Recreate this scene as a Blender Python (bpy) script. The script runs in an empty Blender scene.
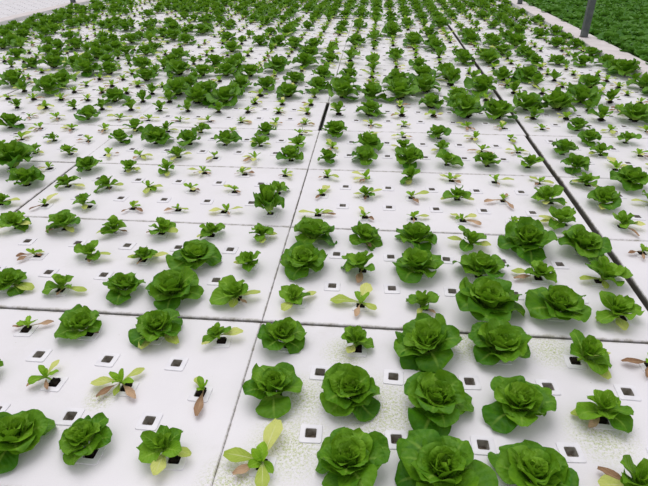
import bpy, math, random
from mathutils import Vector, Matrix, noise
R = random.Random(11)
PI = math.pi
scene = bpy.context.scene
COL = scene.collection

# ------------------------------------------------------------------ camera
F, PITCH, YAW, ROLL, CH, CX, CY = 525.467, 0.53618, 0.0957034, -0.0074871, 1.0486, 0.319593, -1.265606
def cam_axes():
    cp, sp, cr, sr = math.cos(PITCH), math.sin(PITCH), math.cos(ROLL), math.sin(ROLL)
    f = Vector((0, cp, -sp)); u = Vector((0, sp, cp)); x = Vector((1, 0, 0))
    x2 = cr*x + sr*u; u2 = -sr*x + cr*u
    Z = Matrix.Rotation(YAW, 3, 'Z')
    return Z @ x2, Z @ u2, Z @ f
AX, AU, AF = cam_axes()
cd = bpy.data.cameras.new('camera'); cam = bpy.data.objects.new('camera', cd); COL.objects.link(cam)
cd.sensor_width = 36; cd.lens = F/648*36; cd.clip_start = .02; cd.clip_end = 100
m = Matrix((( AX.x, AU.x, -AF.x), (AX.y, AU.y, -AF.y), (AX.z, AU.z, -AF.z))).to_4x4()
m.translation = Vector((CX, CY, CH)); cam.matrix_world = m
scene.camera = cam
def px(x, y, z=0):
    d = Vector((x-CX, y-CY, z-CH)); w = d.dot(AF)
    if w < .05: return None
    return 324+F*d.dot(AX)/w, 243-F*d.dot(AU)/w
def seen(x, y, mar=90, z=0):
    p = px(x, y, z)
    return p is not None and -mar < p[0] < 648+mar and -mar*.5 < p[1] < 486+mar

# ------------------------------------------------------------------ light
w = bpy.data.worlds.new('sky'); scene.world = w; w.use_nodes = True
nt = w.node_tree; bgn = nt.nodes['Background']
tc = nt.nodes.new('ShaderNodeTexCoord'); sp_ = nt.nodes.new('ShaderNodeSeparateXYZ'); rp = nt.nodes.new('ShaderNodeValToRGB')
nt.links.new(tc.outputs['Generated'], sp_.inputs[0]); nt.links.new(sp_.outputs['Z'], rp.inputs[0]); nt.links.new(rp.outputs[0], bgn.inputs[0])
rp.color_ramp.elements[0].position = 0.0; rp.color_ramp.elements[0].color = (.50, .52, .52, 1)
rp.color_ramp.elements[1].position = .7; rp.color_ramp.elements[1].color = (.97, .95, .99, 1)
bgn.inputs[1].default_value = .72
sd = bpy.data.lights.new('daylight', 'SUN'); so = bpy.data.objects.new('daylight', sd); COL.objects.link(so)
sd.energy = 1.25; sd.angle = math.radians(50); sd.color = (1, .985, .97)
so.rotation_euler = (math.radians(-24), math.radians(-10), 0)
vs = scene.view_settings; vs.view_transform = 'Standard'; vs.look = 'None'; vs.gamma = 1; vs.exposure = 0.10; vs.use_curve_mapping = False

# ------------------------------------------------------------------ materials
def L(c):
    return tuple(((v/255+.055)/1.055)**2.4 if v > 10 else v/255/12.92 for v in c)+(1,)
class N:
    def __init__(s, name, rough=.5, spec=.5):
        s.m = bpy.data.materials.new(name); s.m.use_nodes = True; s.t = s.m.node_tree
        s.b = s.t.nodes['Principled BSDF']; s.b.inputs['Roughness'].default_value = rough
        s.b.inputs['Specular IOR Level'].default_value = spec
    def n(s, typ, **k):
        x = s.t.nodes.new('ShaderNode'+typ)
        for a, v in k.items(): setattr(x, a, v)
        return x
    def l(s, a, b): s.t.links.new(a, b)
    def val(s, x, i, v):
        if isinstance(v, (int, float, tuple)): x.inputs[i].default_value = v
        else: s.l(v, x.inputs[i])
    def math(s, op, a, b=0, c=None, clamp=False):
        x = s.n('Math', operation=op, use_clamp=clamp); s.val(x, 0, a); s.val(x, 1, b)
        if c is not None: s.val(x, 2, c)
        return x.outputs[0]
    def mix(s, f, a, b):
        x = s.n('Mix', data_type='RGBA'); s.val(x, 0, f); s.val(x, 6, a); s.val(x, 7, b); return x.outputs[2]
    def noise(s, sc, det=3, vec=None, rough=.55):
        x = s.n('TexNoise'); x.inputs['Scale'].default_value = sc; x.inputs['Detail'].default_value = det; x.inputs['Roughness'].default_value = rough
        if vec is not None: s.l(vec, x.inputs['Vector'])
        return x.outputs['Fac']
    def ramp(s, f, lo, hi, a=0., b=1.):
        x = s.n('MapRange'); x.clamp = True; s.val(x, 0, f); s.val(x, 1, lo); s.val(x, 2, hi); s.val(x, 3, a); s.val(x, 4, b); return x.outputs[0]
    def bump(s, h, st, dist=.002):
        x = s.n('Bump'); x.inputs['Strength'].default_value = st; x.inputs['Distance'].default_value = dist; s.l(h, x.inputs['Height']); s.l(x.outputs[0], s.b.inputs['Normal'])
    def col(s, v): s.val(s.b, 'Base Color', v)

def leaf_mat(name, dark, light, rib, trans=.22, rough=.42, ribw=.10):
    M = N(name, rough+.06, .22)
    at = M.n('Attribute', attribute_name='leafdata'); sep = M.n('SeparateColor'); M.l(at.outputs['Color'], sep.inputs[0])
    geo = M.n('NewGeometry')
    nz = M.noise(45, 3, geo.outputs['Position'])
    tone = M.math('ADD', sep.outputs[0], M.math('MULTIPLY', M.math('SUBTRACT', nz, .5), .5), clamp=True)
    c = M.mix(tone, L(dark), L(light))
    # midrib and base pale; side veins as bump
    ribf = M.math('MULTIPLY', M.ramp(sep.outputs[1], ribw*.3, ribw, .75, 0.), M.ramp(sep.outputs[2], .3, .95, 1., .1))
    basef = M.ramp(sep.outputs[2], .05, .32, .85, 0.)
    c = M.mix(M.math('MAXIMUM', ribf, basef), c, L(rib)); M.col(c)
    v = M.math('SINE', M.math('MULTIPLY', M.math('SUBTRACT', sep.outputs[2], M.math('MULTIPLY', sep.outputs[1], .35)), 42.))
    h = M.math('ADD', M.math('MULTIPLY', v, .22), M.noise(130, 2, geo.outputs['Position']))
    M.bump(h, .55, .003)
    tr = M.n('BsdfTranslucent'); M.l(M.mix(.35, c, L(light)), tr.inputs[0])
    mx = M.n('MixShader'); mx.inputs[0].default_value = trans
    out = M.t.nodes['Material Output']; M.l(M.b.outputs[0], mx.inputs[1]); M.l(tr.outputs[0], mx.inputs[2]); M.l(mx.outputs[0], out.inputs[0])
    return M.m
GREEN = leaf_mat('lettuce_green', (56, 114, 10), (156, 202, 50), (172, 208, 88))
YELLOW = leaf_mat('yellowed_leaf', (150, 178, 50), (222, 224, 136), (230, 232, 186), .25)
BROWN = leaf_mat('withered_leaf', (128, 92, 62), (210, 178, 146), (206, 178, 146), .12, .7)
DENSE = leaf_mat('dense_greens', (54, 112, 26), (120, 172, 58), (110, 160, 62))

def plain(name, c, rough=.6, nsc=None, c2=None, bump=0, bs=60, spec=.4):
    M = N(name, rough, spec)
    if c2:
        geo = M.n('NewGeometry'); M.col(M.mix(M.ramp(M.noise(nsc, 4, geo.outputs['Position']), .35, .68), L(c), L(c2)))
    else: M.col(L(c))
    if bump:
        geo = M.n('NewGeometry'); M.bump(M.noise(bs, 4, geo.outputs['Position']), bump, .004)
    return M.m
SOIL = plain('black_growing_plug', (14, 12, 10), .95, 120, (44, 36, 28), .9, 240, .2)
CUP = plain('white_plastic_insert', (234, 232, 237), .38, 30, (222, 220, 226))
CUPIN = plain('cup_bottom', (96, 86, 74), .9, 90, (150, 138, 124))
CUPWALL = plain('stained_cup_wall', (176, 172, 164), .7, 60, (128, 120, 108))
WATER = plain('dark_nutrient_water', (10, 12, 9), .12)
KERB = plain('pale_concrete_kerb', (218, 210, 210), .85, 9, (204, 197, 196), .3, 120)
KERBIN = plain('grey_kerb_lining', (214, 214, 212), .6, 14, (200, 200, 198), .15, 60)
STEEL = plain('galvanised_steel_post', (84, 90, 92), .5, 20, (106, 110, 110))
STEELD = plain('steel_foot', (74, 70, 70), .6, 30, (100, 88, 84))

def raft_mat():
    M = N('white_foam_raft', .5, .35)
    geo = M.n('NewGeometry'); P = geo.outputs['Position']
    to = M.n('TexCoord'); ob = M.n('SeparateXYZ'); M.l(to.outputs['Object'], ob.inputs[0])
    base = M.mix(M.ramp(M.noise(3.2, 4, P), .3, .7), L((234, 231, 235)), L((225, 222, 226)))
    fine = M.noise(420, 2, P)
    base = M.mix(M.ramp(fine, .35, .75, 0., .16), base, L((200, 198, 204)))
    # grey scuffs and little specks of dirt
    sp = M.ramp(M.noise(95, 2, P), .74, .80, 0., .55)
    base = M.mix(sp, base, L((150, 146, 120)))
    sc = M.math('MULTIPLY', M.ramp(M.noise(7, 5, P, .7), .56, .74), .16)
    base = M.mix(sc, base, L((186, 184, 172)))
    # algae patches among the big heads at the front
    tot = None
    for (x, y, r) in ALGAE:
        d = M.n('VectorMath', operation='DISTANCE'); M.l(P, d.inputs[0]); d.inputs[1].default_value = (x, y, 0)
        f = M.ramp(d.outputs['Value'], r*.15, r, 1., 0.)
        tot = f if tot is None else M.math('MAXIMUM', tot, f)
    al = M.math('MULTIPLY', tot, M.ramp(M.noise(150, 4, P, .7), .44, .62))
    base = M.mix(M.math('MULTIPLY', al, .8), base, L((168, 182, 84)))
    al2 = M.math('MULTIPLY', tot, M.ramp(M.noise(260, 2, P), .60, .66))
    base = M.mix(M.math('MULTIPLY', al2, .7), base, L((96, 100, 62)))
    # dirty edges along the joints
    ex = M.math('ABSOLUTE', M.math('SUBTRACT', ob.outputs[0], .61)); ey = M.math('ABSOLUTE', M.math('SUBTRACT', ob.outputs[1], .305))
    e = M.math('MAXIMUM', M.ramp(ex, .604, .6085), M.ramp(ey, .292, .3035))
    ed = M.math('MULTIPLY', e, M.ramp(M.noise(26, 5, P, .75), .42, .66))
    base = M.mix(M.math('MULTIPLY', ed, .8), base, L((120, 112, 66)))
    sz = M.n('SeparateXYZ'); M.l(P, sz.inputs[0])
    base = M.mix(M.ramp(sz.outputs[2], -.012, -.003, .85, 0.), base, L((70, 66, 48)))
    M.col(base); M.bump(M.math('ADD', fine, M.math('MULTIPLY', M.noise(20, 3, P), .6)), .12, .002)
    return M.m
ALGAE = [(.38, -.33, .15), (.17, -.30, .10), (.62, -.06, .09), (.86, -.06, .09), (.90, -.36, .10), (.16, -.45, .12), (.05, -.56, .10), (.27, -.12, .08), (-.36, -.35, .05)]
RAFT = raft_mat()

# ------------------------------------------------------------------ mesh helpers
class MB:
    def __init__(s): s.v = []; s.f = []; s.mi = []; s.c = []
    def add(s, vs, fs, mi=0, cs=None):
        b = len(s.v); s.v += vs; s.f += [tuple(i+b for i in f) for f in fs]; s.mi += [mi]*len(fs)
        s.c += cs if cs else [(.5, .5, .5, 1)]*len(vs)
    def box(s, x0, x1, y0, y1, z0, z1, mi=0):
        v = [(x, y, z) for z in (z0, z1) for y in (y0, y1) for x in (x0, x1)]
        s.add(v, [(0, 2, 3, 1), (4, 5, 7, 6), (0, 1, 5, 4), (2, 6, 7, 3), (0, 4, 6, 2), (1, 3, 7, 5)], mi)
    def mesh(s, name, mats, smooth=False):
        me = bpy.data.meshes.new(name); me.from_pydata(s.v, [], s.f)
        for m_ in mats: me.materials.append(m_)
        me.polygons.foreach_set('material_index', s.mi)
        if smooth: me.polygons.foreach_set('use_smooth', [True]*len(s.f))
        a = me.color_attributes.new('leafdata', 'FLOAT_COLOR', 'POINT')
        a.data.foreach_set('color', [x for c in s.c for x in c]); me.update(); return me
def link(name, me, parent=None, loc=(0, 0, 0), rz=0):
    o = bpy.data.objects.new(name, me); COL.objects.link(o); o.location = loc; o.rotation_euler = (0, 0, rz)
    if parent: o.parent = parent
    return o
def tag(o, label=None, cat=None, group=None, kind=None):
    for k_, v_ in (('label', label), ('category', cat), ('group', group), ('kind', kind)):
        if v_: o[k_] = v_
    return o

# ------------------------------------------------------------------ setting
PITCHP = .203333
def bx(name, mats, *b):
    mb = MB(); mb.box(*b); return tag(link(name, mb.mesh(name, mats)), kind='structure')
YE = 12.6
bx('floor_trim_1', [plain('packed_ground', (120, 116, 108), .9, 5, (98, 94, 86))], -9.5, 7.2, -2.4, YE+.6, -.36, -.30)
bx('floor', [WATER], -9.2, 7.0, -2.2, YE+.2, -.20, -.034)
def kerb(name, x0, x1, z, face):
    mb = MB(); b = .006
    prof = [(x0, -.30), (x0, z-b), (x0+b, z), (x1-b, z), (x1, z-b), (x1, -.30)]
    n = 90; y0, y1 = -2.3, YE+.3
    vv = []
    for i in range(n+1):
        y = y0+(y1-y0)*i/n
        for q, (x, zz) in enumerate(prof):
            vv.append((x+(.003*noise.noise(Vector((y*2, q, 0)))), y, zz+(.0025*noise.noise(Vector((y*1.7, q*3, 5))) if q in (1, 2, 3, 4) else 0)))
    fs = []; mi = []
    for i in range(n):
        for q in range(5):
            a = i*6+q; fs.append((a, a+6, a+7, a+1)); mi.append(0 if q in (1, 2, 3) else 1)
    mb.add(vv, fs); mb.mi = mi
    return tag(link(name, mb.mesh(name, [KERB, KERBIN])), kind='structure')
kerb('trim_1', 2.435, 2.66, .058, 0)
kerb('trim_2', -4.80, -4.60, .05, 0)

def post(x, y, z, label):
    r = tag(link('steel_post', None, None, (x, y, z)), label, 'post', 'steel posts standing on the kerbs')
    mb = MB(); h = 2.6; a, t = .031, .005                         # a lipped channel, open towards +x
    pts = [(-a, -a), (a, -a), (a, -a+.017), (a-t, -a+.017), (a-t, -a+t), (-a+t, -a+t), (-a+t, a-t), (a-t, a-t), (a-t, a-.017), (a, a-.017), (a, a), (-a, a)]
    n = len(pts); vv = [(p[0], p[1], zz) for zz in (.006, h) for p in pts]
    mb.add(vv, [(i, (i+1) % n, n+(i+1) % n, n+i) for i in range(n)]+[tuple(range(n, 2*n))])
    link('post_channel', mb.mesh('post_channel', [STEEL]), r)
    mb = MB(); mb.box(-.036, .036, -.036, .036, 0, .006); link('foot_plate', mb.mesh('foot_plate', [STEELD]), r)
    for sx in (-1, 1):
        mb = MB(); c = [(sx*.0+.007*math.cos(k*PI/3), sx*.012+.007*math.sin(k*PI/3)) for k in range(6)]
        mb.add([(p[0], p[1], zz) for zz in (.006, .016) for p in c], [(i, (i+1) % 6, 6+(i+1) % 6, 6+i) for i in range(6)]+[(6, 7, 8, 9, 10, 11)])
        link('bolt', mb.mesh('bolt', [STEELD]), r)
    return r
post(2.525, 4.9, .058, 'grey steel channel post on the pale kerb, the nearer one beside the dense greens')
post(2.51, 7.84, .058, 'grey steel channel post on the kerb, farther one, cut off by the top edge')
post(-4.70, 7.84, .05, 'grey steel post foot on the kerb beside the bare white rafts')

# ------------------------------------------------------------------ rafts
RW, RD = 1.218, .6055
HP = [(.101667+PITCHP*i, .101667+PITCHP*j) for j in range(3) for i in range(6)]
HE = [(.203333+PITCHP*i, .203333+PITCHP*j) for j in range(2) for i in range(5)]
HS = .0185
def raft_mesh(width, name='foam_raft'):
    mb = MB(); c = .0025; ox, oy = .001, .0025
    x0, x1, y0, y1 = ox, ox+width, oy, oy+RD
    hp = [h for h in HP+HE if h[0]+HS < x1-.02]
    cols = sorted({h[0] for h in hp}); rows_ = sorted({h[1] for h in hp})
    hs = {(round(h[0], 4), round(h[1], 4)) for h in hp}
    xs = [x0+c]+[v for q in cols for v in (q-HS, q+HS)]+[x1-c]
    ys = [y0+c]+[v for q in rows_ for v in (q-HS, q+HS)]+[y1-c]
    nx = len(xs); vv = [(x, y, 0) for y in ys for x in xs]; fs = []
    for j in range(len(ys)-1):
        for i in range(nx-1):
            if i % 2 and j % 2 and (round((xs[i]+xs[i+1])/2, 4), round((ys[j]+ys[j+1])/2, 4)) in hs: continue
            fs.append((j*nx+i, j*nx+i+1, (j+1)*nx+i+1, (j+1)*nx+i))
    mb.add(vv, fs)
    r1 = [(x0+c, y0+c, 0), (x1-c, y0+c, 0), (x1-c, y1-c, 0), (x0+c, y1-c, 0)]
    r2 = [(x0, y0, -c), (x1, y0, -c), (x1, y1, -c), (x0, y1, -c)]; r3 = [(a, b, -.032) for a, b, _ in r2]
    mb.add(r1+r2+r3, [(i+4*q, i+4*q+4, (i+1) % 4+4*q+4, (i+1) % 4+4*q) for q in (0, 1) for i in range(4)]+[(8, 9, 10, 11)])
    for hx, hy in hp:
        s = HS; t = [(hx-s, hy-s), (hx+s, hy-s), (hx+s, hy+s), (hx-s, hy+s)]
        mb.add([(a, b, z) for z in (0, -.031) for a, b in t], [(i, (i+1) % 4, (i+1) % 4+4, i+4) for i in range(4)])
        mb.add([(a, b, -.031) for a, b in t], [(0, 1, 2, 3)], 1)
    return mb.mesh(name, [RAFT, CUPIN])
def cup_mesh():
    mb = MB(); rings = []
    def ring(s, z, r):                                            # rounded square ring of 12 points
        o = []
        for cx_, cy_, a0 in ((1, 1, 0), (-1, 1, 90), (-1, -1, 180), (1, -1, 270)):
            for k in range(3):
                a = math.radians(a0+45*k); o.append((cx_*(s-r)+r*math.cos(a), cy_*(s-r)+r*math.sin(a), z))
        return o
    for s, z, r in ((.0275, .0003, .005), (.0266, .0024, .005), (.0160, .0036, .004), (.0142, .0042, .003), (.0134, .0032, .003), (.0118, -.019, .002)): rings.append(ring(s, z, r))
    vv = [p for r in rings for p in r]
    fs = [(q*12+i, q*12+(i+1) % 12, (q+1)*12+(i+1) % 12, (q+1)*12+i) for q in range(5) for i in range(12)]
    mb.add(vv, fs); mb.mi[-12:] = [2]*12; mb.add(rings[-1], [tuple(range(12))], 1)
    return mb.mesh('planting_cup', [CUP, CUPIN, CUPWALL])
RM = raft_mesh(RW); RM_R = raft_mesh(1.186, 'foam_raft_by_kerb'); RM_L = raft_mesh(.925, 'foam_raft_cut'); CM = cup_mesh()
# far rafts: the inserts are moulded in
def far_mesh(src, width, name):
    mb = MB(); me = src; mb.v = [tuple(v.co) for v in me.vertices]; mb.f = [tuple(p.vertices) for p in me.polygons]
    mb.mi = [p.material_index for p in me.polygons]; mb.c = [(.5, .5, .5, 1)]*len(mb.v)
    for hx, hy in HP+HE:
        if hx+HS > width-.02: continue
        a, b = .026, .0135
        o = [(hx-a, hy-a), (hx+a, hy-a), (hx+a, hy+a), (hx-a, hy+a)]; q = [(hx-b, hy-b), (hx+b, hy-b), (hx+b, hy+b), (hx-b, hy+b)]
        mb.add([(x, y, .0005) for x, y in o]+[(x, y, .005) for x, y in q]+[(x, y, -.02) for x, y in q],
               [(i, (i+1) % 4, (i+1) % 4+4, i+4) for i in range(4)]+[(i+4, (i+1) % 4+4, (i+1) % 4+8, i+8) for i in range(4)], 2); mb.mi[-4:] = [3]*4
    return mb.mesh(name, [RAFT, CUPIN, CUP, CUPWALL])
FM, FM_R, FM_L = far_mesh(RM, RW, 'far_raft'), far_mesh(RM_R, 1.186, 'far_raft_by_kerb'), far_mesh(RM_L, .925, 'far_raft_cut')
ORD = 'zeroth first second third fourth fifth sixth seventh eighth ninth tenth eleventh twelfth thirteenth fourteenth fifteenth sixteenth seventeenth eighteenth nineteenth'.split()
TENS = {20: 'twenty', 30: 'thirty', 40: 'forty', 50: 'fifty'}
TENO = {20: 'twentieth', 30: 'thirtieth', 40: 'fortieth', 50: 'fiftieth'}
def od(n):
    if n < 20: return ORD[n]
    t = n//10*10
    return TENO[t] if n == t else TENS[t]+'-'+ORD[n-t]
OFF = {(-2, 1): (-.009, -.005), (-2, 0): (-.004, 0), (-3, 3): (-.012, 0), (-3, 4): (-.014, 0), (-3, 5): (-.012, 0), (-3, 6): (-.010, 0), (0, 3): (.012, 0), (-1, 3): (-.009, 0), (0, 0): (.001, .0), (0, -1): (0, -.006), (1, -1): (0, 0), (-1, -1): (.0006, -.006), (-2, -1): (-.001, -.006), (0, -2): (0, -.007), (-1, -2): (.0006, -.007), (1, 0): (.0, .0), (0, 1): (.002, .001)}
nraft = 0; SHIFTR = .026
for r_ in range(-2, 20):
    lst = [c for c in range(-4, 2) if any(seen(c*1.22+a, r_*.61+b, 60) for a in (0, .6, 1.2) for b in (0, .3, .6))]
    for q, c in enumerate(lst):
        dx, dy = OFF.get((c, r_), (R.uniform(-.001, .001), R.uniform(-.0012, .0012)))
        if c == 1: dx = SHIFTR+R.uniform(-.003, .003)
        near = r_ <= 3
        x = c*1.22 if c > -4 else -4.603
        me = (RM_L if near else FM_L) if c == -4 else (RM_R if near else FM_R) if c == 1 else (RM if near else FM)
        o = link('foam_raft', me, None, (x+dx, r_*.61+dy, 0))
        where = 'along posted kerb' if c == 1 else 'cut short at kerb' if c == -4 else 'of planted bed'
        tag(o, 'white foam raft %s, %s raft row from front, %s from left' % (where, od(r_+3), od(q+1)), 'growing raft', 'white foam rafts of the planted bed')
        nraft += 1
        if near:
            for hx, hy in HP+HE:
                if c == 1 and hx > 1.15: continue
                if c == -4 and hx > .90: continue
                if seen(x+hx, r_*.61+hy, 30):
                    link('planting_cup', CM, o, (hx+R.uniform(-.002, .002), hy+R.uniform(-.002, .002), 0), R.uniform(-.06, .06))
# bare rafts in the next bed
for r_ in range(7, 20):
    lst = [c for c in range(3) if any(seen(-4.83-(c+1)*1.22+a, r_*.61+b, 60) for a in (0, .6, 1.2) for b in (0, .3, .6))]
    for q, c in enumerate(lst):
        x = -4.83-(c+1)*1.22
        o = link('foam_raft', FM, None, (x, r_*.61+.1+R.uniform(-.004, .004), -.004))
        tag(o, 'bare white foam raft in the next bed, %s row, %s from the kerb' % (od(r_-6), od(c+1)), 'growing raft', 'bare white rafts in the next bed')

# ------------------------------------------------------------------ leaves
def leaf(mb, rnd, base, az, Ln, W, e0, curl, cup=.3, ruf=.06, tone=.4, nu=5, nv=8, petiole=.22, mi=0, zmin=None, twist=0, point=.6, late=1.45):
    """One leaf: a curved blade on a short stalk. az, e0, curl in degrees; curl bends it up (+) or over (-)."""
    a = math.radians(az); d = Vector((math.cos(a), math.sin(a), 0)); s = Vector((-math.sin(a), math.cos(a), 0))
    p = Vector(base); vv = []; cs = []; ph = rnd.uniform(0, 6.3); ph2 = rnd.uniform(0, 6.3); fr = rnd.uniform(7, 12) if nv > 6 else rnd.uniform(5, 7); side = rnd.uniform(-.25, .25)
    step = Ln/(nv-1)
    for j in range(nv):
        t = j/(nv-1); e = math.radians(e0+curl*t)
        T = d*math.cos(e)+Vector((0, 0, math.sin(e))); Nn = Vector((0, 0, math.cos(e)))-d*math.sin(e)
        tw = math.radians(twist)*t
        S2 = s*math.cos(tw)+Nn*math.sin(tw); N2 = Nn*math.cos(tw)-s*math.sin(tw)
        g = min(1, max(0, (t-.05)/.93)); blade = max(0, math.sin(PI*g**late))**point
        w_ = W*.5*(petiole*(1-t)+blade*(1-petiole*(1-t))) if t < .97 else W*.5*.30
        cen = p+s*(side*Ln*.25*t*t)
        for i in range(nu):
            u = -1+2*i/(nu-1)
            k = cup*(1-.35*t)*w_*abs(u)**1.8+ruf*W*abs(u)**1.3*math.sin(ph+fr*t+(2.2 if u > 0 else 0))*min(1, t*2.5)+ruf*.5*W*math.sin(ph2+9*t+3*u)*t
            q = cen+S2*(w_*u*(1-.12*cup*abs(u)))+N2*k
            if zmin is not None and q.z < zmin: q.z = zmin+.15*(zmin-q.z)*0+.001*(i % 2)
            vv.append(tuple(q)); cs.append((tone, abs(u), t, 1))
        p = p+T*step
        if zmin is not None and p.z < zmin: p.z = zmin
    fs = [(j*nu+i, j*nu+i+1, (j+1)*nu+i+1, (j+1)*nu+i) for j in range(nv-1) for i in range(nu-1)]
    mb.add(vv, fs, mi, cs)

def head_leaves(rnd, D, q=1.0, dense=1.0):
    """Butterhead rosette of diameter D: returns (outer, heart) meshes data."""
    outer, heart = MB(), MB(); n = int(round((25 if D > .15 else 20)*dense)); gold = 137.5; a0 = rnd.uniform(0, 360); up = 32 if q >= 1 else 24
    nu, nv = (9, 12) if q > 1 else (7, 9) if q == 1 else (5, 6)
    for i in range(n):
        f = i/(n-1); r = (1-f)*.012
        az = a0+gold*i+rnd.uniform(-14, 14); a = math.radians(az)
        Ln = D*(.57-.37*f**1.05)*rnd.uniform(.82, 1.08); W = Ln*(1.12+.10*f)*rnd.uniform(.85, 1.1)
        e0 = up+(80-up)*f**.7+rnd.uniform(-9, 9); curl = -62*(1-f)**.8+30*f*f+rnd.uniform(-18, 10)
        tone = min(1, max(0, .10+.46*f+rnd.uniform(-.10, .14)))
        b = (math.cos(a)*r, math.sin(a)*r, .004+.012*f)
        leaf(outer if f < .55 else heart, rnd, b, az, Ln, W, e0, curl, .16+.44*f, (.05 if q >= 1 else .085)+.04*rnd.random(), tone, nu, nv, .26, 0, .004, rnd.uniform(-22, 22), .5)
    for i in range(7 if q >= 1 else 3):                               # crumpled heart
        az = rnd.uniform(0, 360); Ln = D*.15*rnd.uniform(.8, 1.2)
        leaf(heart, rnd, (0, 0, .012), az, Ln, Ln*.9, 62+rnd.uniform(-10, 14), 45, .8, .16, .85, 5, 6, .5, 0, None, rnd.uniform(-30, 30), .5)
    return outer, heart
def young_leaves(rnd, D, q=1.0):
    outer, heart = MB(), MB(); n = rnd.randint(12, 16); a0 = rnd.uniform(0, 360); nu, nv = (7, 10) if q > 1 else (5, 8) if q == 1 else (5, 5)
    for i in range(n):
        f = i/(n-1); az = a0+137.5*i+rnd.uniform(-22, 22)
        Ln = D*(.58-.34*f)*rnd.uniform(.72, 1.12); W = Ln*rnd.uniform(.62, .90)
        e0 = (28 if q >= 1 else 38)+46*f+rnd.uniform(-8, 12); curl = -45*(1-f)+12*f+rnd.uniform(-18, 10)
        leaf(outer if f < .6 else heart, rnd, (0, 0, .006+.012*f), az, Ln, W, e0, curl, .30, .09, min(1, max(0, .22+.38*f+rnd.uniform(-.12, .14))), nu, nv, .3, 0, .004, rnd.uniform(-25, 25), .62)
    for i in range(3):
        Ln = D*.16; leaf(heart, rnd, (0, 0, .012), rnd.uniform(0, 360), Ln, Ln*.7, 60, 40, .7, .14, .8, 3, 5, .5, 0, None, 0, .55)
    return outer, heart
def seedling_leaves(rnd, D, q=1.0):
    mb = MB(); n = rnd.randint(5, 7); nu, nv = (5, 7) if q >= 1 else (3, 5); a0 = rnd.uniform(0, 360)
    for i in range(n):
        f = i/(n-1); Ln = D*(.36-.16*f)*rnd.uniform(.8, 1.15)
        leaf(mb, rnd, (0, 0, .006), a0+137.5*i+rnd.uniform(-20, 20), Ln, Ln*rnd.uniform(.48, .68), 30+40*f+rnd.uniform(-10, 10), -30+30*f, .3, .08, min(1, .62+.35*f+rnd.uniform(-.15, .15)), nu, nv, .28, 0, .004, rnd.uniform(-30, 30))
    return mb
def yellow_leaf(rnd, mb, az, Ln, mi=0, q=1.0, green=0.):
    leaf(mb, rnd, (0, 0, .008), az, Ln, Ln*rnd.uniform(.34, .50), rnd.uniform(10, 26), rnd.uniform(-34, -20), .18, .05, rnd.uniform(.15, .9), 5 if q >= 1 else 3, 9 if q >= 1 else 5, .16, mi, .005, rnd.uniform(-12, 12), .8, 2.0)
def brown_leaf(rnd, mb, az, Ln, mi=0, q=1.0):
    leaf(mb, rnd, (0, 0, .007), az, Ln, Ln*rnd.uniform(.20, .38), 4, -8, .5, .12, rnd.uniform(.1, .9), 5 if q >= 1 else 3, 9 if q >= 1 else 5, .12, mi, .0055, rnd.uniform(-20, 20), .9, 2.2)
def plug_mesh(rnd):
    mb = MB(); n = 9; s = .0145; vv = []
    for j in range(n):
        for i in range(n):
            x = -s+2*s*i/(n-1); y = -s+2*s*j/(n-1); e = max(abs(x), abs(y))/s
            vv.append((x*(1-.08*e*rnd.random()), y, .0045+.0035*(1-e*e)+rnd.uniform(-.0012, .0018)-(.014 if e > .99 else 0)))
    mb.add(vv, [(j*n+i, j*n+i+1, (j+1)*n+i+1, (j+1)*n+i) for j in range(n-1) for i in range(n-1)])
    return mb.mesh('growing_plug', [SOIL])
PLUGS = [plug_mesh(R) for _ in range(5)]

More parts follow.
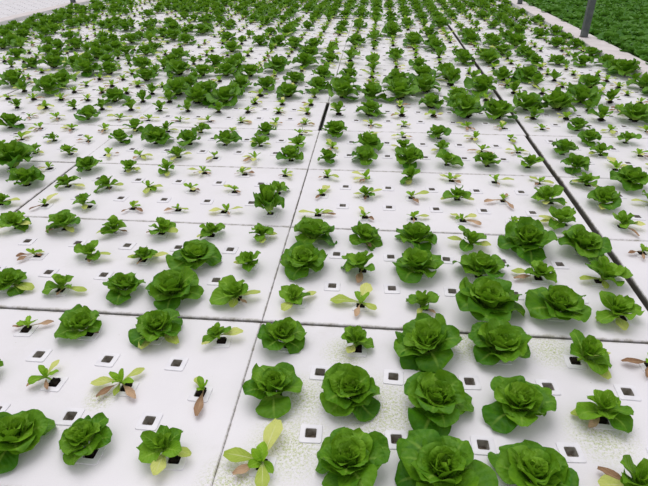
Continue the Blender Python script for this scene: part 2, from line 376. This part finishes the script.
# ------------------------------------------------------------------ the planting, row by row from the front: column, kind, size in cm
TABLE = '''-3|-3h18 -2h15 -1m13 0s13 1h19 2h22 3h20 4m15
-2|-4m10 -3s10 -2s12 -1s9 0h15 1h18 2h19 3h18 4m14
-1|-4s10 -3h14 -2h16 -1m9 0h15 1m11 2h20 3h19 4m15 5s10
0|-5h13 -4m11 -3h14 -2h20 -1m14 0m11 1s12 2m10 3h23 4h20 5m15
1|-5s9 -4m11 -3m11 -2h18 -1m13 0h18 1m16 2h19 3h18 4m12 5m16
2|-6m12 -5h15 -4m11 -3m11 -2m11 -1m10 0h19 1h15 2h18 3m13 4h22 5h19 6s9
3|-7m10 -6s9 -5m11 -4s9 -3s7 -2s9 -1h14 0s9 1s8 2s9 3s9 4s8 5m15 6m11
4|-7h17 -6m11 -5m12 -4s11 -3s8 -2s7 -1m10 0s7 1m9 2s9 3m12 4s9 5m15 6h15 7m13
5|-8h23 -7s8 -6h14 -5m11 -4m12 -3s9 -2s8 -1s7 0s9 1s10 2m12 3s9 4s10 5s8 6m12 7h18
6|-9m12 -8m10 -7m10 -6s9 -5s10 -4m13 -3s9 -2s10 -1h14 0h12 1h16 2h17 3m14 4h14 5m14 6h14 7s12 8s8
7|-9s10 -8m9 -7s9 -6h13 -5h18 -4h15 -3h15 -2m12 -1m12 0s10 1h17 2m12 3m11 4s10 5s9 6h16 7m12 8s10
8|-10h17 -9s9 -8s9 -7s9 -6m13 -5m12 -4m11 -3s9 -2h13 -1s10 0h17 1s9 2s9 3h14 4s10 5s9 7h14 8m12 9s9
9|-10s8 -9s10 -8h16 -7s10 -6s9 -5s9 -4s9 -3s10 -2s9 -1s9 1s9 2s9 4s10 5s9 6s9 7h14 8s10 9s9
10|-11m9 -10s10 -9m9 -8m10 -7m11 -6m9 -5m10 -4m10 -3s8 -2s8 -1s8 0m12 1h15 2s9 3s9 4h21 5h18 6m11 7s9 8m13 9h18
11|-12s8 -11s9 -10s10 -9s8 -8h14 -7m11 -6m12 -5h18 -4h19 -3s9 -2s8 -1s8 2s9 3h14 4h16 5s8 6h17 7h20 8m9 9s9 10s8
12|-12m12 -11h18 -10s9 -9s9 -8s9 -7m11 -6h18 -5h16 -4h13 -3s10 -2h15 -1m9 0h18 1h16 2h20 3s8 4h13 5s9 6m10 7s8 8h18 9m13 10s8
13|-13h17 -12s8 -11h16 -10s7 -9s9 -8s9 -7s7 -6h14 -5m8 -4h14 -3h15 -2s8 -1h15 0h17 1m10 2h16 3h18 4s9 5h19 6m12 7s9 8m11 9s8 10s7 11h15
14|-13s8 -12s8 -11s8 -10s9 -9s8 -8h15 -7m9 -6m10 -5s8 -4s9 -3s9 -2h14 -1s7 0s8 1s10 2h16 3h13 4m16 5h12 6s10 7m13 8s8 9h14 10s9 11h16
15|-14s8 -13s8 -12s8 -11h18 -10h15 -9s8 -8m11 -7h18 -6h14 -5h15 -4h15 -3s8 -2s7 -1h13 0h12 1s10 2s8 3h16 4h14 5m10 6h15 7h17 8m11 9s9 10s9 11m10
16|-15m9 -14h13 -13h17 -12h16 -11s8 -10s8 -9h15 -8m12 -7s9 -6s8 -5h15 -4s8 -3h18 -2s7 -1m9 0m10 1m11 2s8 3s8 4h13 5s8 6s8 7s8 8s8 9s8 10s8 11h19
17|-16s9 -15s9 -13s9 -12h13 -11h12 -10m10 -9s7 -8h13 -7m10 -6h14 -5h14 -4s7 -3s7 -2h17 -1s8 0s8 1m13 2s8 3h12 4s7 6s7 7s7 8s9 9s7 11h14
18|-17s8 -16h13 -15s8 -14h12 -13s9 -12h16 -11m10 -10s8 -9s8 -8h15 -7s8 -6s8 -5s7 -4s7 -2s8 -1h12 0m14 1s7 2m11 3s9 4s7 5h15 6h15 7s8 8h12 9h12 10h13 11h13
19|-18s8 -17s7 -16s8 -15h12 -14s7 -13m13 -12h13 -11h12 -10h13 -9s9 -8s8 -7s8 -6s7 -5s9 -4s8 -3s7 -2h15 -1m14 0m11 1s8 2h14 3s7 4m12 5h13 6h14 7m9 8h12 9s8 10m10
20|-18h15 -17m13 -16s8 -15h13 -14h17 -13h13 -12h13 -11s9 -10h12 -7s8 -6h14 -5s8 -4m10 -3s8 -2s7 -1m13 0s8 2s8 3s9 5s8 6s9 7h14 8h13 10s9 11h12
21|-19s8 -18h15 -17s9 -16h14 -15s8 -14s8 -13h14 -12s9 -11s8 -10s9 -9s8 -8s7 -6s8 -4s9 -3h16 -2h15 0s8 1m10 3s9 4h15 5s9 6s8 7s9 8s9 9s7 10s9 11s9
22|-20m13 -19h13 -18s7 -17m11 -14s7 -13h13 -12h14 -11m15 -10s7 -9h14 -8s8 -7s9 -6m11 -5h14 -4h14 -1s9 0h16 1s7 2s8 3h15 4h14 6s8 7h15 8h18 9s8 10h15 11h13
23|-20h14 -19h15 -18s7 -16h13 -15s8 -14h12 -13s9 -12h13 -11s9 -10h17 -9s8 -7h14 -6s8 -5m10 -3s7 -2s8 -1s8 0s8 1m14 2s8 3h15 4s7 5s8 6h15 7h14 8s8 9s7 10s7 11s8
24|-21h15 -20s9 -19s7 -18h14 -17s8 -16s9 -15s8 -14s9 -13s9 -12m8 -11h15 -10s7 -8s7 -7s8 -6m10 -5s9 -4s9 -3s8 -2s9 0s8 1h12 2s7 3s7 4s8 5s9 6h16 7s8 8h15 10s8 11h12
25|-22s7 -21h13 -20h14 -19h12 -18h14 -17s9 -15s8 -12h12 -11s7 -10h12 -9h16 -8s7 -6s8 -5h12 -4h15 -3s7 -2s7 -1s9 0s7 1s9 2h18 3s9 4h15 5s9 6h14 7s8 8s9 9s7 10h14
26|-22s9 -21h12 -20h13 -19m13 -18s8 -17s8 -16s9 -15h12 -14h15 -13s8 -12s8 -11h15 -10h12 -9h15 -8s7 -7s7 -5s7 -4h14 -2m10 -1h12 0s9 1s8 2s9 4s9 5s8 6s9 8m9 9h14 10m10 11h14
27|-22h12 -21h13 -20h15 -19s8 -18h15 -17s8 -16h12 -15h13 -14m15 -13h14 -12s8 -11s7 -10s7 -9s8 -8h12 -7s7 -6s9 -5s7 -4h14 -3h13 -2s7 -1s7 0m13 1s9 2h14 3s9 4s8 5s8 6m11 7s9 9s7 10s7
28|-22s8 -21s8 -20h15 -19s7 -18h14 -17s9 -16h12 -15h12 -14s7 -13h12 -12h14 -11s7 -9s8 -8h12 -7s7 -6m15 -5s7 -2s9 -1h12 0h14 1s8 2s7 3h12 4m13 5h18 6s9 7m11 8h13 9h12 10s7 11s8
29|-22h12 -21h13 -20h15 -19s7 -18h13 -17s8 -16h12 -15s7 -14s7 -13s7 -12s8 -11s8 -10h15 -9h15 -8s7 -7s9 -6h15 -5s8 -4m10 -3m12 -2s8 1m15 2s9 3h13 4s8 5h12 6s9 7s7 8s8 9h13 10h13 11s8
30|-22h14 -21h12 -20h12 -19m12 -18h13 -17s8 -14s7 -13s7 -12s8 -11h13 -10h14 -9s7 -8s7 -7h14 -6s7 -5h13 -4s9 -3s9 -2m15 -1s7 0s8 2h13 3s8 4s7 5h13 6s7 7s8 8s7 9m12 10s7 11h15
31|-22s8 -21h14 -20s8 -19s8 -18s7 -17m12 -16s8 -15s7 -13s7 -12h14 -11s7 -10s8 -9s8 -8s9 -7h12 -6h13 -5s7 -4s7 -3h12 -2s9 -1s8 0s9 1s9 3s9 4h13 5h15 6s9 7m13 8s7 9h15 10m15 11s7
32|-22m12 -21h14 -20h14 -19s9 -18s9 -17s9 -16s9 -15h14 -13s8 -11s8 -10h13 -9s9 -8h13 -7h14 -6h14 -5h12 -4s7 -3h14 -2h13 -1h15 0h13 1h13 2h14 3h12 4h13 5h14 6h12 7s9 8h15 9h12 10m15 11s7
33|-22h12 -21s9 -20s8 -19s7 -18h12 -17h12 -16s8 -15s7 -14s9 -12s7 -11m13 -10h15 -9s9 -8s7 -7h15 -6m14 -5h15 -2h17 -1m14 0h15 1m14 2s7 3s8 4m12 5s8 6h13 7m12 8h12 9s7 10m14 11s7
34|-22m15 -21h15 -20h14 -19s7 -18h12 -17m14 -15h15 -14s7 -13h15 -12h14 -11s9 -10s7 -9h15 -8s9 -7h16 -6s9 -5h13 -4s7 -3m15 -2s8 -1s8 0m13 1h14 2s7 3h12 5h14 6h12 7s7 8s8 9h13 10h14 11h12
35|-22h14 -21s7 -20h13 -19h15 -17s7 -16s7 -15s9 -14h15 -13h15 -12h14 -11h14 -10s9 -9h13 -8s8 -7h14 -6m15 -4h14 -3h15 -2h12 -1m15 0m13 1s7 2s7 3h14 4h14 5h14 6s9 7h12 8s8 9s8 10h14 11s9
36|-22s8 -21h12 -20s7 -19h16 -18s9 -17s7 -15h14 -14h14 -13h15 -12h15 -11h15 -10m12 -9h14 -8h13 -7h15 -6s8 -5h14 -4h14 -3h14 -2h15 -1h13 0s9 1s8 2s7 3s9 4h14 5m12 6h12 7h15 8s9 9h12 10h15 11s7
37|-22s9 -21h12 -20m14 -19s9 -18s7 -16h12 -15s8 -14m14 -13s8 -12m15 -11s7 -10s8 -9h15 -8h12 -7s8 -6s9 -5m9 -4h15 -3h14 -2s7 -1h13 0s9 1h14 2h14 3s8 4s7 5h14 6s9 7h14 8h14 9h14 10s7 11s7
38|-22h14 -21s9 -20m15 -19h13 -18s8 -17s8 -16m12 -15h14 -14m12 -13h12 -12h12 -11h17 -10s9 -9s9 -8h12 -7h14 -6h14 -5s7 -4s7 -3h12 -2m15 -1h15 1h13 2h13 3m12 4h15 5h14 6m14 7s8 8s9 9h15 10s9 11s8
39|-22s7 -21h15 -20h13 -19s8 -18s9 -16h12 -15h15 -14h14 -13h14 -12h15 -11m14 -10m12 -9h14 -8m14 -7s8 -6h15 -5m14 -4h12 -3h12 -2h15 -1s7 0h12 1h13 2s7 3h13 4h12 5h13 6m13 7h14 8h12 9h15 10s9 11h12
40|-22h12 -21h13 -20h15 -19s9 -18m15 -17s9 -16m13 -15m13 -14s9 -13h14 -12s7 -11h15 -10h15 -9m12 -8s9 -7h13 -6h15 -5m14 -4m14 -3s7 -2s8 -1s9 0m15 1h14 2m12 3h13 4h15 5h14 6h15 7h14 8s9 9h14 10h14 11m15
41|-22h12 -21h15 -20s9 -19s8 -18s9 -17h15 -16s7 -15h12 -14s8 -13h14 -12m15 -11h12 -10h12 -9s7 -8s9 -7h15 -6h15 -5h12 -4s9 -3h12 -2h13 -1h15 0h14 1h14 2s8 3h12 4s8 5h15 6m13 7s8 8m14 9h15 10h15 11s7
42|-22h12 -21h12 -20s8 -19s8 -18h12 -17h14 -16h12 -15h14 -14m15 -13s9 -12h14 -11h12 -10m14 -9s8 -8s7 -7m14 -6m15 -5h15 -4h14 -3h15 -2s9 -1h12 0h15 1h12 2s9 3h14 4m12 5h15 6h13 7s8 8s7 9h12 10s7 11s8
43|-22m12 -21s9 -20s8 -19s8 -18m14 -17h15 -16s8 -15h12 -14m13 -13h14 -12h12 -11h12 -10s8 -9m15 -8h12 -7h15 -6h13 -5s9 -4h12 -3h12 -2h13 -1h13 0m13 1s7 2h15 3h14 4h13 5m12 6h15 7s7 8h13 9h14 10s9 11h13
44|-22h13 -21s9 -19h14 -18h13 -17m14 -16h12 -15h13 -14s8 -13h15 -12m15 -11m15 -10s7 -9s8 -8h14 -7h14 -6m13 -5s9 -4s9 -3s9 -2h12 -1m15 0h13 1s8 2h13 3s8 4h13 5m15 6m13 7h13 8s7 9s7 10s8 11s7
45|-22s8 -21s8 -20s9 -19s8 -18m15 -17m14 -16m14 -15m13 -14m14 -13s7 -12s7 -11h15 -10s8 -9h13 -8h12 -7s7 -6m14 -5s8 -4h14 -3h14 -2h12 -1h13 0m14 1h15 2s8 3h15 4m12 5h13 6s9 7m14 8h12 9h15 10h12 11h12'''
PITCH_MAP = {}
for ln in TABLE.split('\n'):
    k, rest = ln.split('|')
    for tkn in rest.split():
        i = max(tkn.find(ch) for ch in 'hms'); PITCH_MAP[(int(k), int(tkn[:i]))] = (tkn[i], float(tkn[i+1:])/100)
# leaves one can see turning on the nearer plants: (direction in degrees, length in cm); shift of the crown off its cup in cm; tilt
Y_, B_ = {}, {}
def near(k, j, y='', b='', off=(0, 0)):
    Y_[(k, j)] = [tuple(map(float, t.split(','))) for t in y.split()]; B_[(k, j)] = [tuple(map(float, t.split(','))) for t in b.split()]; SH[(k, j)] = off
SH = {}
near(-3, -2, '', '', (-1.6, 1)); near(-3, -1, '275,8 350,7', '', (-2.6, 1.0)); near(-3, 0, '78,11 178,9 285,9', '215,7'); near(-3, 4, '188,9', '150,8', (.5, .5)); near(-3, -3, '', '', (1.5, .5))
near(-2, -4, '20,4', ''); near(-2, -3, '85,6', '300,5 225,5', (-2.6, .6)); near(-2, -2, '50,7 190,8 275,5', '320,8 230,7', (-1.8, .5)); near(-2, -1, '135,5', '275,9', (.8, 0)); near(-2, 0, '', '', (-1.2, 1)); near(-2, 1, '', '', (-1.5, 1)); near(-2, 4, '185,8', '230,7', (.5, 1))
near(-1, -4, '', '20,7 190,5', (.8, .3)); near(-1, -3, '', '350,6', (-2.6, .5)); near(-1, -2, '325,9 250,9', '', (1.2, 1)); near(-1, -1, '8,8 235,6', '', (-1.2, .5)); near(-1, 0, '', '', (-2.2, .5)); near(-1, 1, '255,6', '', (-1, .5)); near(-1, 4, '300,9 15,8', '', (2, 0)); near(-1, 5, '30,5', '185,8 235,7')
near(0, -5, '345,10', '', (2, .5)); near(0, -4, '115,6 352,9', '265,4', (1, 0)); near(0, -3, '', '262,7', (1.4, 1)); near(0, -1, '272,7 8,8', '320,5'); near(0, 0, '32,8 250,8', '', (-1, 0)); near(0, 1, '72,9 172,10 318,7', '258,7', (0, 0)); near(0, 2, '240,5', '315,5'); near(0, 5, '270,8 20,8 200,7', '', (-2, .5))
near(1, -5, '20,4', '200,6 240,6 345,4', (-1.5, 0)); near(1, -4, '350,9', '290,5', (.2, .6)); near(1, -3, '12,9 190,6', '250,4', (1, 0)); near(1, -1, '190,6', ''); near(1, 1, '', '262,9', (0, 0)); near(1, 4, '168,9', '195,9', (0, .5)); near(1, 5, '188,8 265,6', '', (1, 0)); near(1, -2, '280,6', '')
near(2, -6, '232,10 350,9', '', (-1.5, 0)); near(2, -5, '325,9', '225,7', (-1, 1)); near(2, -4, '238,8', '352,6', (.5, 0)); near(2, -3, '350,8', '195,6', (0, 0)); near(2, -2, '225,6', ''); near(2, -1, '280,7 15,6', '', (.5, 0)); near(2, 1, '', '300,6'); near(2, 3, '172,9 340,8', '', (0, 0)); near(2, 6, '15,6', '200,6 250,6')
near(3, -7, '2,9', ''); near(3, -6, '85,9', '235,7'); near(3, -5, '310,7', '', (-2.8, .6)); near(3, -4, '85,5', '240,6 330,7'); near(3, -3, '350,5', '200,6 160,4'); near(3, -2, '190,8 10,7', '300,4', (1.5, 0)); near(3, 0, '10,7 190,8', '5,8'); near(3, 2, '15,7', '270,4'); near(3, 3, '135,7 30,7', '330,8'); near(3, 6, '355,8 95,7', '290,9', (1, 0)); near(3, 1, '110,7', '320,5')
near(4, -6, '355,9 190,6', ''); near(4, -5, '355,8', '300,4'); near(4, -4, '290,7 350,7', '', (-1.5, .5)); near(4, 1, '20,8 180,6', '270,5'); near(4, 0, '75,7', '250,5'); near(4, 2, '10,7', '290,6'); near(4, 3, '200,8 330,8', ''); near(4, 4, '', '200,8 290,8 60,6'); near(4, 6, '250,9', '')

NUM = {}
for k in sorted({a for a, _ in PITCH_MAP}):
    for n_, j in enumerate(sorted(j for kk, j in PITCH_MAP if kk == k)): NUM[(k, j)] = n_+1
def spot(k, j):
    rr = random.Random(k*131+j*17)
    x = .101667+PITCHP*j+(SHIFTR-.003 if j >= 6 else 0)
    if j < -18: x += .05
    return x, .101667+PITCHP*k
def crown_shift(k, j):
    rr = random.Random(k*77+j*5+3)
    if (k, j) in SH: o = SH[(k, j)]; return o[0]/100, o[1]/100
    t = PITCH_MAP[(k, j)][0]; a = .012 if t == 'h' else .014
    return rr.uniform(-a, a), rr.uniform(-a*.4, a*.8)
def put_labels(root, k, j, t, s):
    pos = '%s from the left, %s plant row from the front' % (od(NUM[(k, j)]), od(k+4))
    ny, nb = len(Y_.get((k, j), [])), len(B_.get((k, j), []))
    if t == 'h':
        lab = ('huge' if s >= .205 else 'large' if s >= .17 else 'medium')+' green lettuce head, '+pos; cat = 'lettuce'; g = 'full lettuce heads on the rafts'
    elif t == 'm':
        lab = ('open young lettuce with yellow leaf, ' if ny else 'open young green lettuce, ')+pos; cat = 'young lettuce'; g = 'half-grown young lettuces on the rafts'
    else:
        lab = ('stunted seedling with browned leaf, ' if nb else 'stunted pale seedling, ')+pos; cat = 'seedling'; g = 'stunted seedlings on the rafts'
    tag(root, lab, cat, g)
NAME = {'h': 'lettuce_head', 'm': 'young_lettuce', 's': 'stunted_seedling'}
def make_detailed(k, j):
    t, s = PITCH_MAP[(k, j)]; rnd = random.Random(k*1009+j*31+7)
    x, y = spot(k, j); dx, dy = crown_shift(k, j)
    root = link(NAME[t], None, None, (x, y, 0)); put_labels(root, k, j, t, s)
    link('growing_plug', rnd.choice(PLUGS), root)
    stem = MB(); n = 8; r0 = .005 if t != 's' else .003
    pts = [Vector((0, 0, .002)), Vector((dx*.5, dy*.5, .008)), Vector((dx, dy, .013))]
    stem.add([(p.x+r0*math.cos(a*PI/4), p.y+r0*math.sin(a*PI/4), p.z) for p in pts for a in range(n)], [(q*n+a, q*n+(a+1) % n, (q+1)*n+(a+1) % n, (q+1)*n+a) for q in range(2) for a in range(n)], 0, [(.9, .5, .1, 1)]*(3*n))
    link('stem', stem.mesh('stem', [GREEN], True), root)
    tl = math.radians(10 if t == 'h' else 14)
    rot = (rnd.uniform(-tl, tl)*.7, rnd.uniform(-tl, tl), 0)
    zs = ((1.12 if k <= -2 else 1.2 if k < 3 else 1.4) if t == 'h' else 1.16)*{(3, -1): 1.9, (5, -8): 1.2}.get((k, j), 1)
    def child(name, mb, mat, tilt=True):
        o = link(name, mb.mesh(name, [mat], True), root, (dx, dy, .004))
        if tilt: o.rotation_euler = rot; o.scale = (1, 1, zs)
        return o
    if t == 's':
        child('leaf_rosette', seedling_leaves(rnd, s*(1.12 if k < 4 else 1.3)), GREEN)
    else:
        a, b = (head_leaves if t == 'h' else young_leaves)(rnd, s*((.84 if k == -3 else .90) if t == 'h' else 1.04), 2 if k <= 3 else 1)
        child('outer_leaves', a, GREEN); child('heart_leaves', b, GREEN)
    ys, bs = Y_.get((k, j)), B_.get((k, j))
    if ys is None:
        if t == 's': ys = [(rnd.uniform(0, 360), s*100*rnd.uniform(.5, .75)) for _ in range(rnd.choice((1, 2, 2)))]; bs = [(rnd.uniform(180, 380), s*100*rnd.uniform(.4, .7)) for _ in range(rnd.choice((1, 2)))]
        elif t == 'm': ys = [(rnd.choice((0, 180, 270))+rnd.uniform(-35, 35), s*100*rnd.uniform(.55, .65)) for _ in range(rnd.choice((1, 2)))]; bs = []
        else: ys, bs = [], []
    if t == 's' and k > 3: ys = [(a_, l_*1.2) for a_, l_ in ys]; bs = [(a_, l_*1.15) for a_, l_ in bs]
    for az, ln in ys:
        mb = MB(); yellow_leaf(rnd, mb, az, ln/100); tag(child('yellowed_leaf', mb, YELLOW, False), 'pale yellow drooping leaf')
    for az, ln in bs:
        mb = MB(); brown_leaf(rnd, mb, az, ln/100); tag(child('withered_leaf', mb, BROWN, False), 'brown withered leaf lying on the raft')
def simple_mesh(t, rnd, i):
    """A whole plant of diameter 1 dm as one mesh, for the plants too small in view to show parts."""
    D = .1; mb = MB(); q = .5
    if t == 'h': a, b = head_leaves(rnd, D, q, 1.1)
    elif t == 'm': a, b = young_leaves(rnd, D, q)
    else: a, b = seedling_leaves(rnd, D, q), MB()
    for m_ in (a, b): mb.add(m_.v, m_.f, 0, m_.c)
    if t == 's':
        for _ in range(2): yellow_leaf(rnd, mb, rnd.uniform(0, 360), D*rnd.uniform(.45, .7), 1, q)
        for _ in range(rnd.choice((1, 2))): brown_leaf(rnd, mb, rnd.uniform(0, 360), D*rnd.uniform(.4, .6), 2, q)
    elif t == 'm': yellow_leaf(rnd, mb, rnd.uniform(0, 360), D*.6, 1, q)
    s = .014; mb.add([(-s, -s, .004), (s, -s, .004), (s, s, .004), (-s, s, .004), (0, 0, .012)], [(0, 1, 4), (1, 2, 4), (2, 3, 4), (3, 0, 4)], 3)
    return mb
SIMPLE = {t: [simple_mesh(t, random.Random(500+i*7+ord(t)), i) for i in range({'h': 14, 'm': 10, 's': 14}[t])] for t in 'hms'}
SM = {t: [mb.mesh(NAME[t]+'_small', [GREEN, YELLOW, BROWN, SOIL], True) for mb in SIMPLE[t]] for t in 'hms'}
def tr_of(k, j):
    t, s = PITCH_MAP[(k, j)]; rnd = random.Random(k*313+j*11); x, y = spot(k, j); dx, dy = crown_shift(k, j)
    i = rnd.randrange(len(SIMPLE[t])); rz = rnd.uniform(0, 6.283); sc = s/.1
    sc *= 1.5 if t == 's' else 1.15 if t == 'm' else 1.10
    sc *= 1+.14*min(1, max(0, (k-9)/10))
    return t, i, (x+dx*.6, y+dy*.6, .003), rz, sc, (rnd.uniform(-.05, .05), rnd.uniform(-.05, .05))
NEARK = 9
cnt = {'h': 0, 'm': 0, 's': 0}; REST = {'h': [], 'm': [], 's': []}
order = sorted(PITCH_MAP, key=lambda c: (c[0]+abs(c[1])*.03-PITCH_MAP[c][1]*12))
for k, j in order:
    t, s = PITCH_MAP[(k, j)]
    if cnt[t] >= 300: REST[t].append((k, j)); continue
    cnt[t] += 1
    if k <= NEARK: make_detailed(k, j); continue
    t, i, loc, rz, sc, tl = tr_of(k, j)
    o = link(NAME[t], SM[t][i], None, loc, rz); o.scale = (sc, sc, sc*1.34); o.rotation_euler = (tl[0], tl[1], rz)
    put_labels(o, k, j, t, s)
for t, nm, lab, cat in (('h', 'distant_lettuce', 'crowded green lettuce heads in the farthest rows of the bed', 'lettuce'), ('s', 'distant_seedlings', 'pale stunted seedlings scattered through the farthest rows', 'seedling')):
    mb = MB()
    for c in REST[t]:
        _, i, loc, rz, sc, tl = tr_of(*c); src = SIMPLE[t][i]
        M_ = Matrix.Translation(loc) @ Matrix.Rotation(rz, 4, 'Z') @ Matrix.Rotation(tl[1], 4, 'Y') @ Matrix.Diagonal((sc, sc, sc*1.34, 1))
        b = len(mb.v); mb.v += [tuple(M_ @ Vector(v)) for v in src.v]; mb.f += [tuple(q+b for q in f) for f in src.f]; mb.mi += src.mi; mb.c += src.c
    if mb.v: tag(link(nm, mb.mesh(nm, [GREEN, YELLOW, BROWN, SOIL], True)), lab, cat, None, 'stuff')

# ------------------------------------------------------------------ the dense bed beyond the kerb
mb = MB(); rnd = random.Random(77); gap = [(3.25, 7.5), (3.3, 7.25), (3.9, 6.2)]
y = 3.0
while y < 12.4:
    x = 2.74
    while x < 6.8:
        X = x+rnd.uniform(-.03, .03); Y = y+rnd.uniform(-.03, .03)
        if seen(X, Y, 110) and not any((X-a)**2+(Y-b)**2 < .05**2 for a, b in gap):
            zb = rnd.uniform(-.01, .015); D = rnd.uniform(.19, .27); a0 = rnd.uniform(0, 360); n = 7
            for i in range(n):
                f = i/(n-1); az = a0+137.5*i
                leaf(mb, rnd, (X, Y, zb), az, D*(.62-.25*f), D*.56, 38+40*f, -50+30*f, .35, .12, min(1, max(0, .15+.45*f+rnd.uniform(-.15, .15))), 3, 6, .3, 0, None, rnd.uniform(-25, 25))
        x += .14
    y += .14
tag(link('dense_greens', mb.mesh('dense_greens', [DENSE], True)), 'solid carpet of dark green leafy plants beyond the kerb with the posts', 'leafy greens', None, 'stuff')
mb = MB(); mb.box(2.68, 7.0, -2.2, YE, -.034, -.006); tag(link('floor_trim_2', mb.mesh('floor_trim_2', [RAFT])), kind='structure')
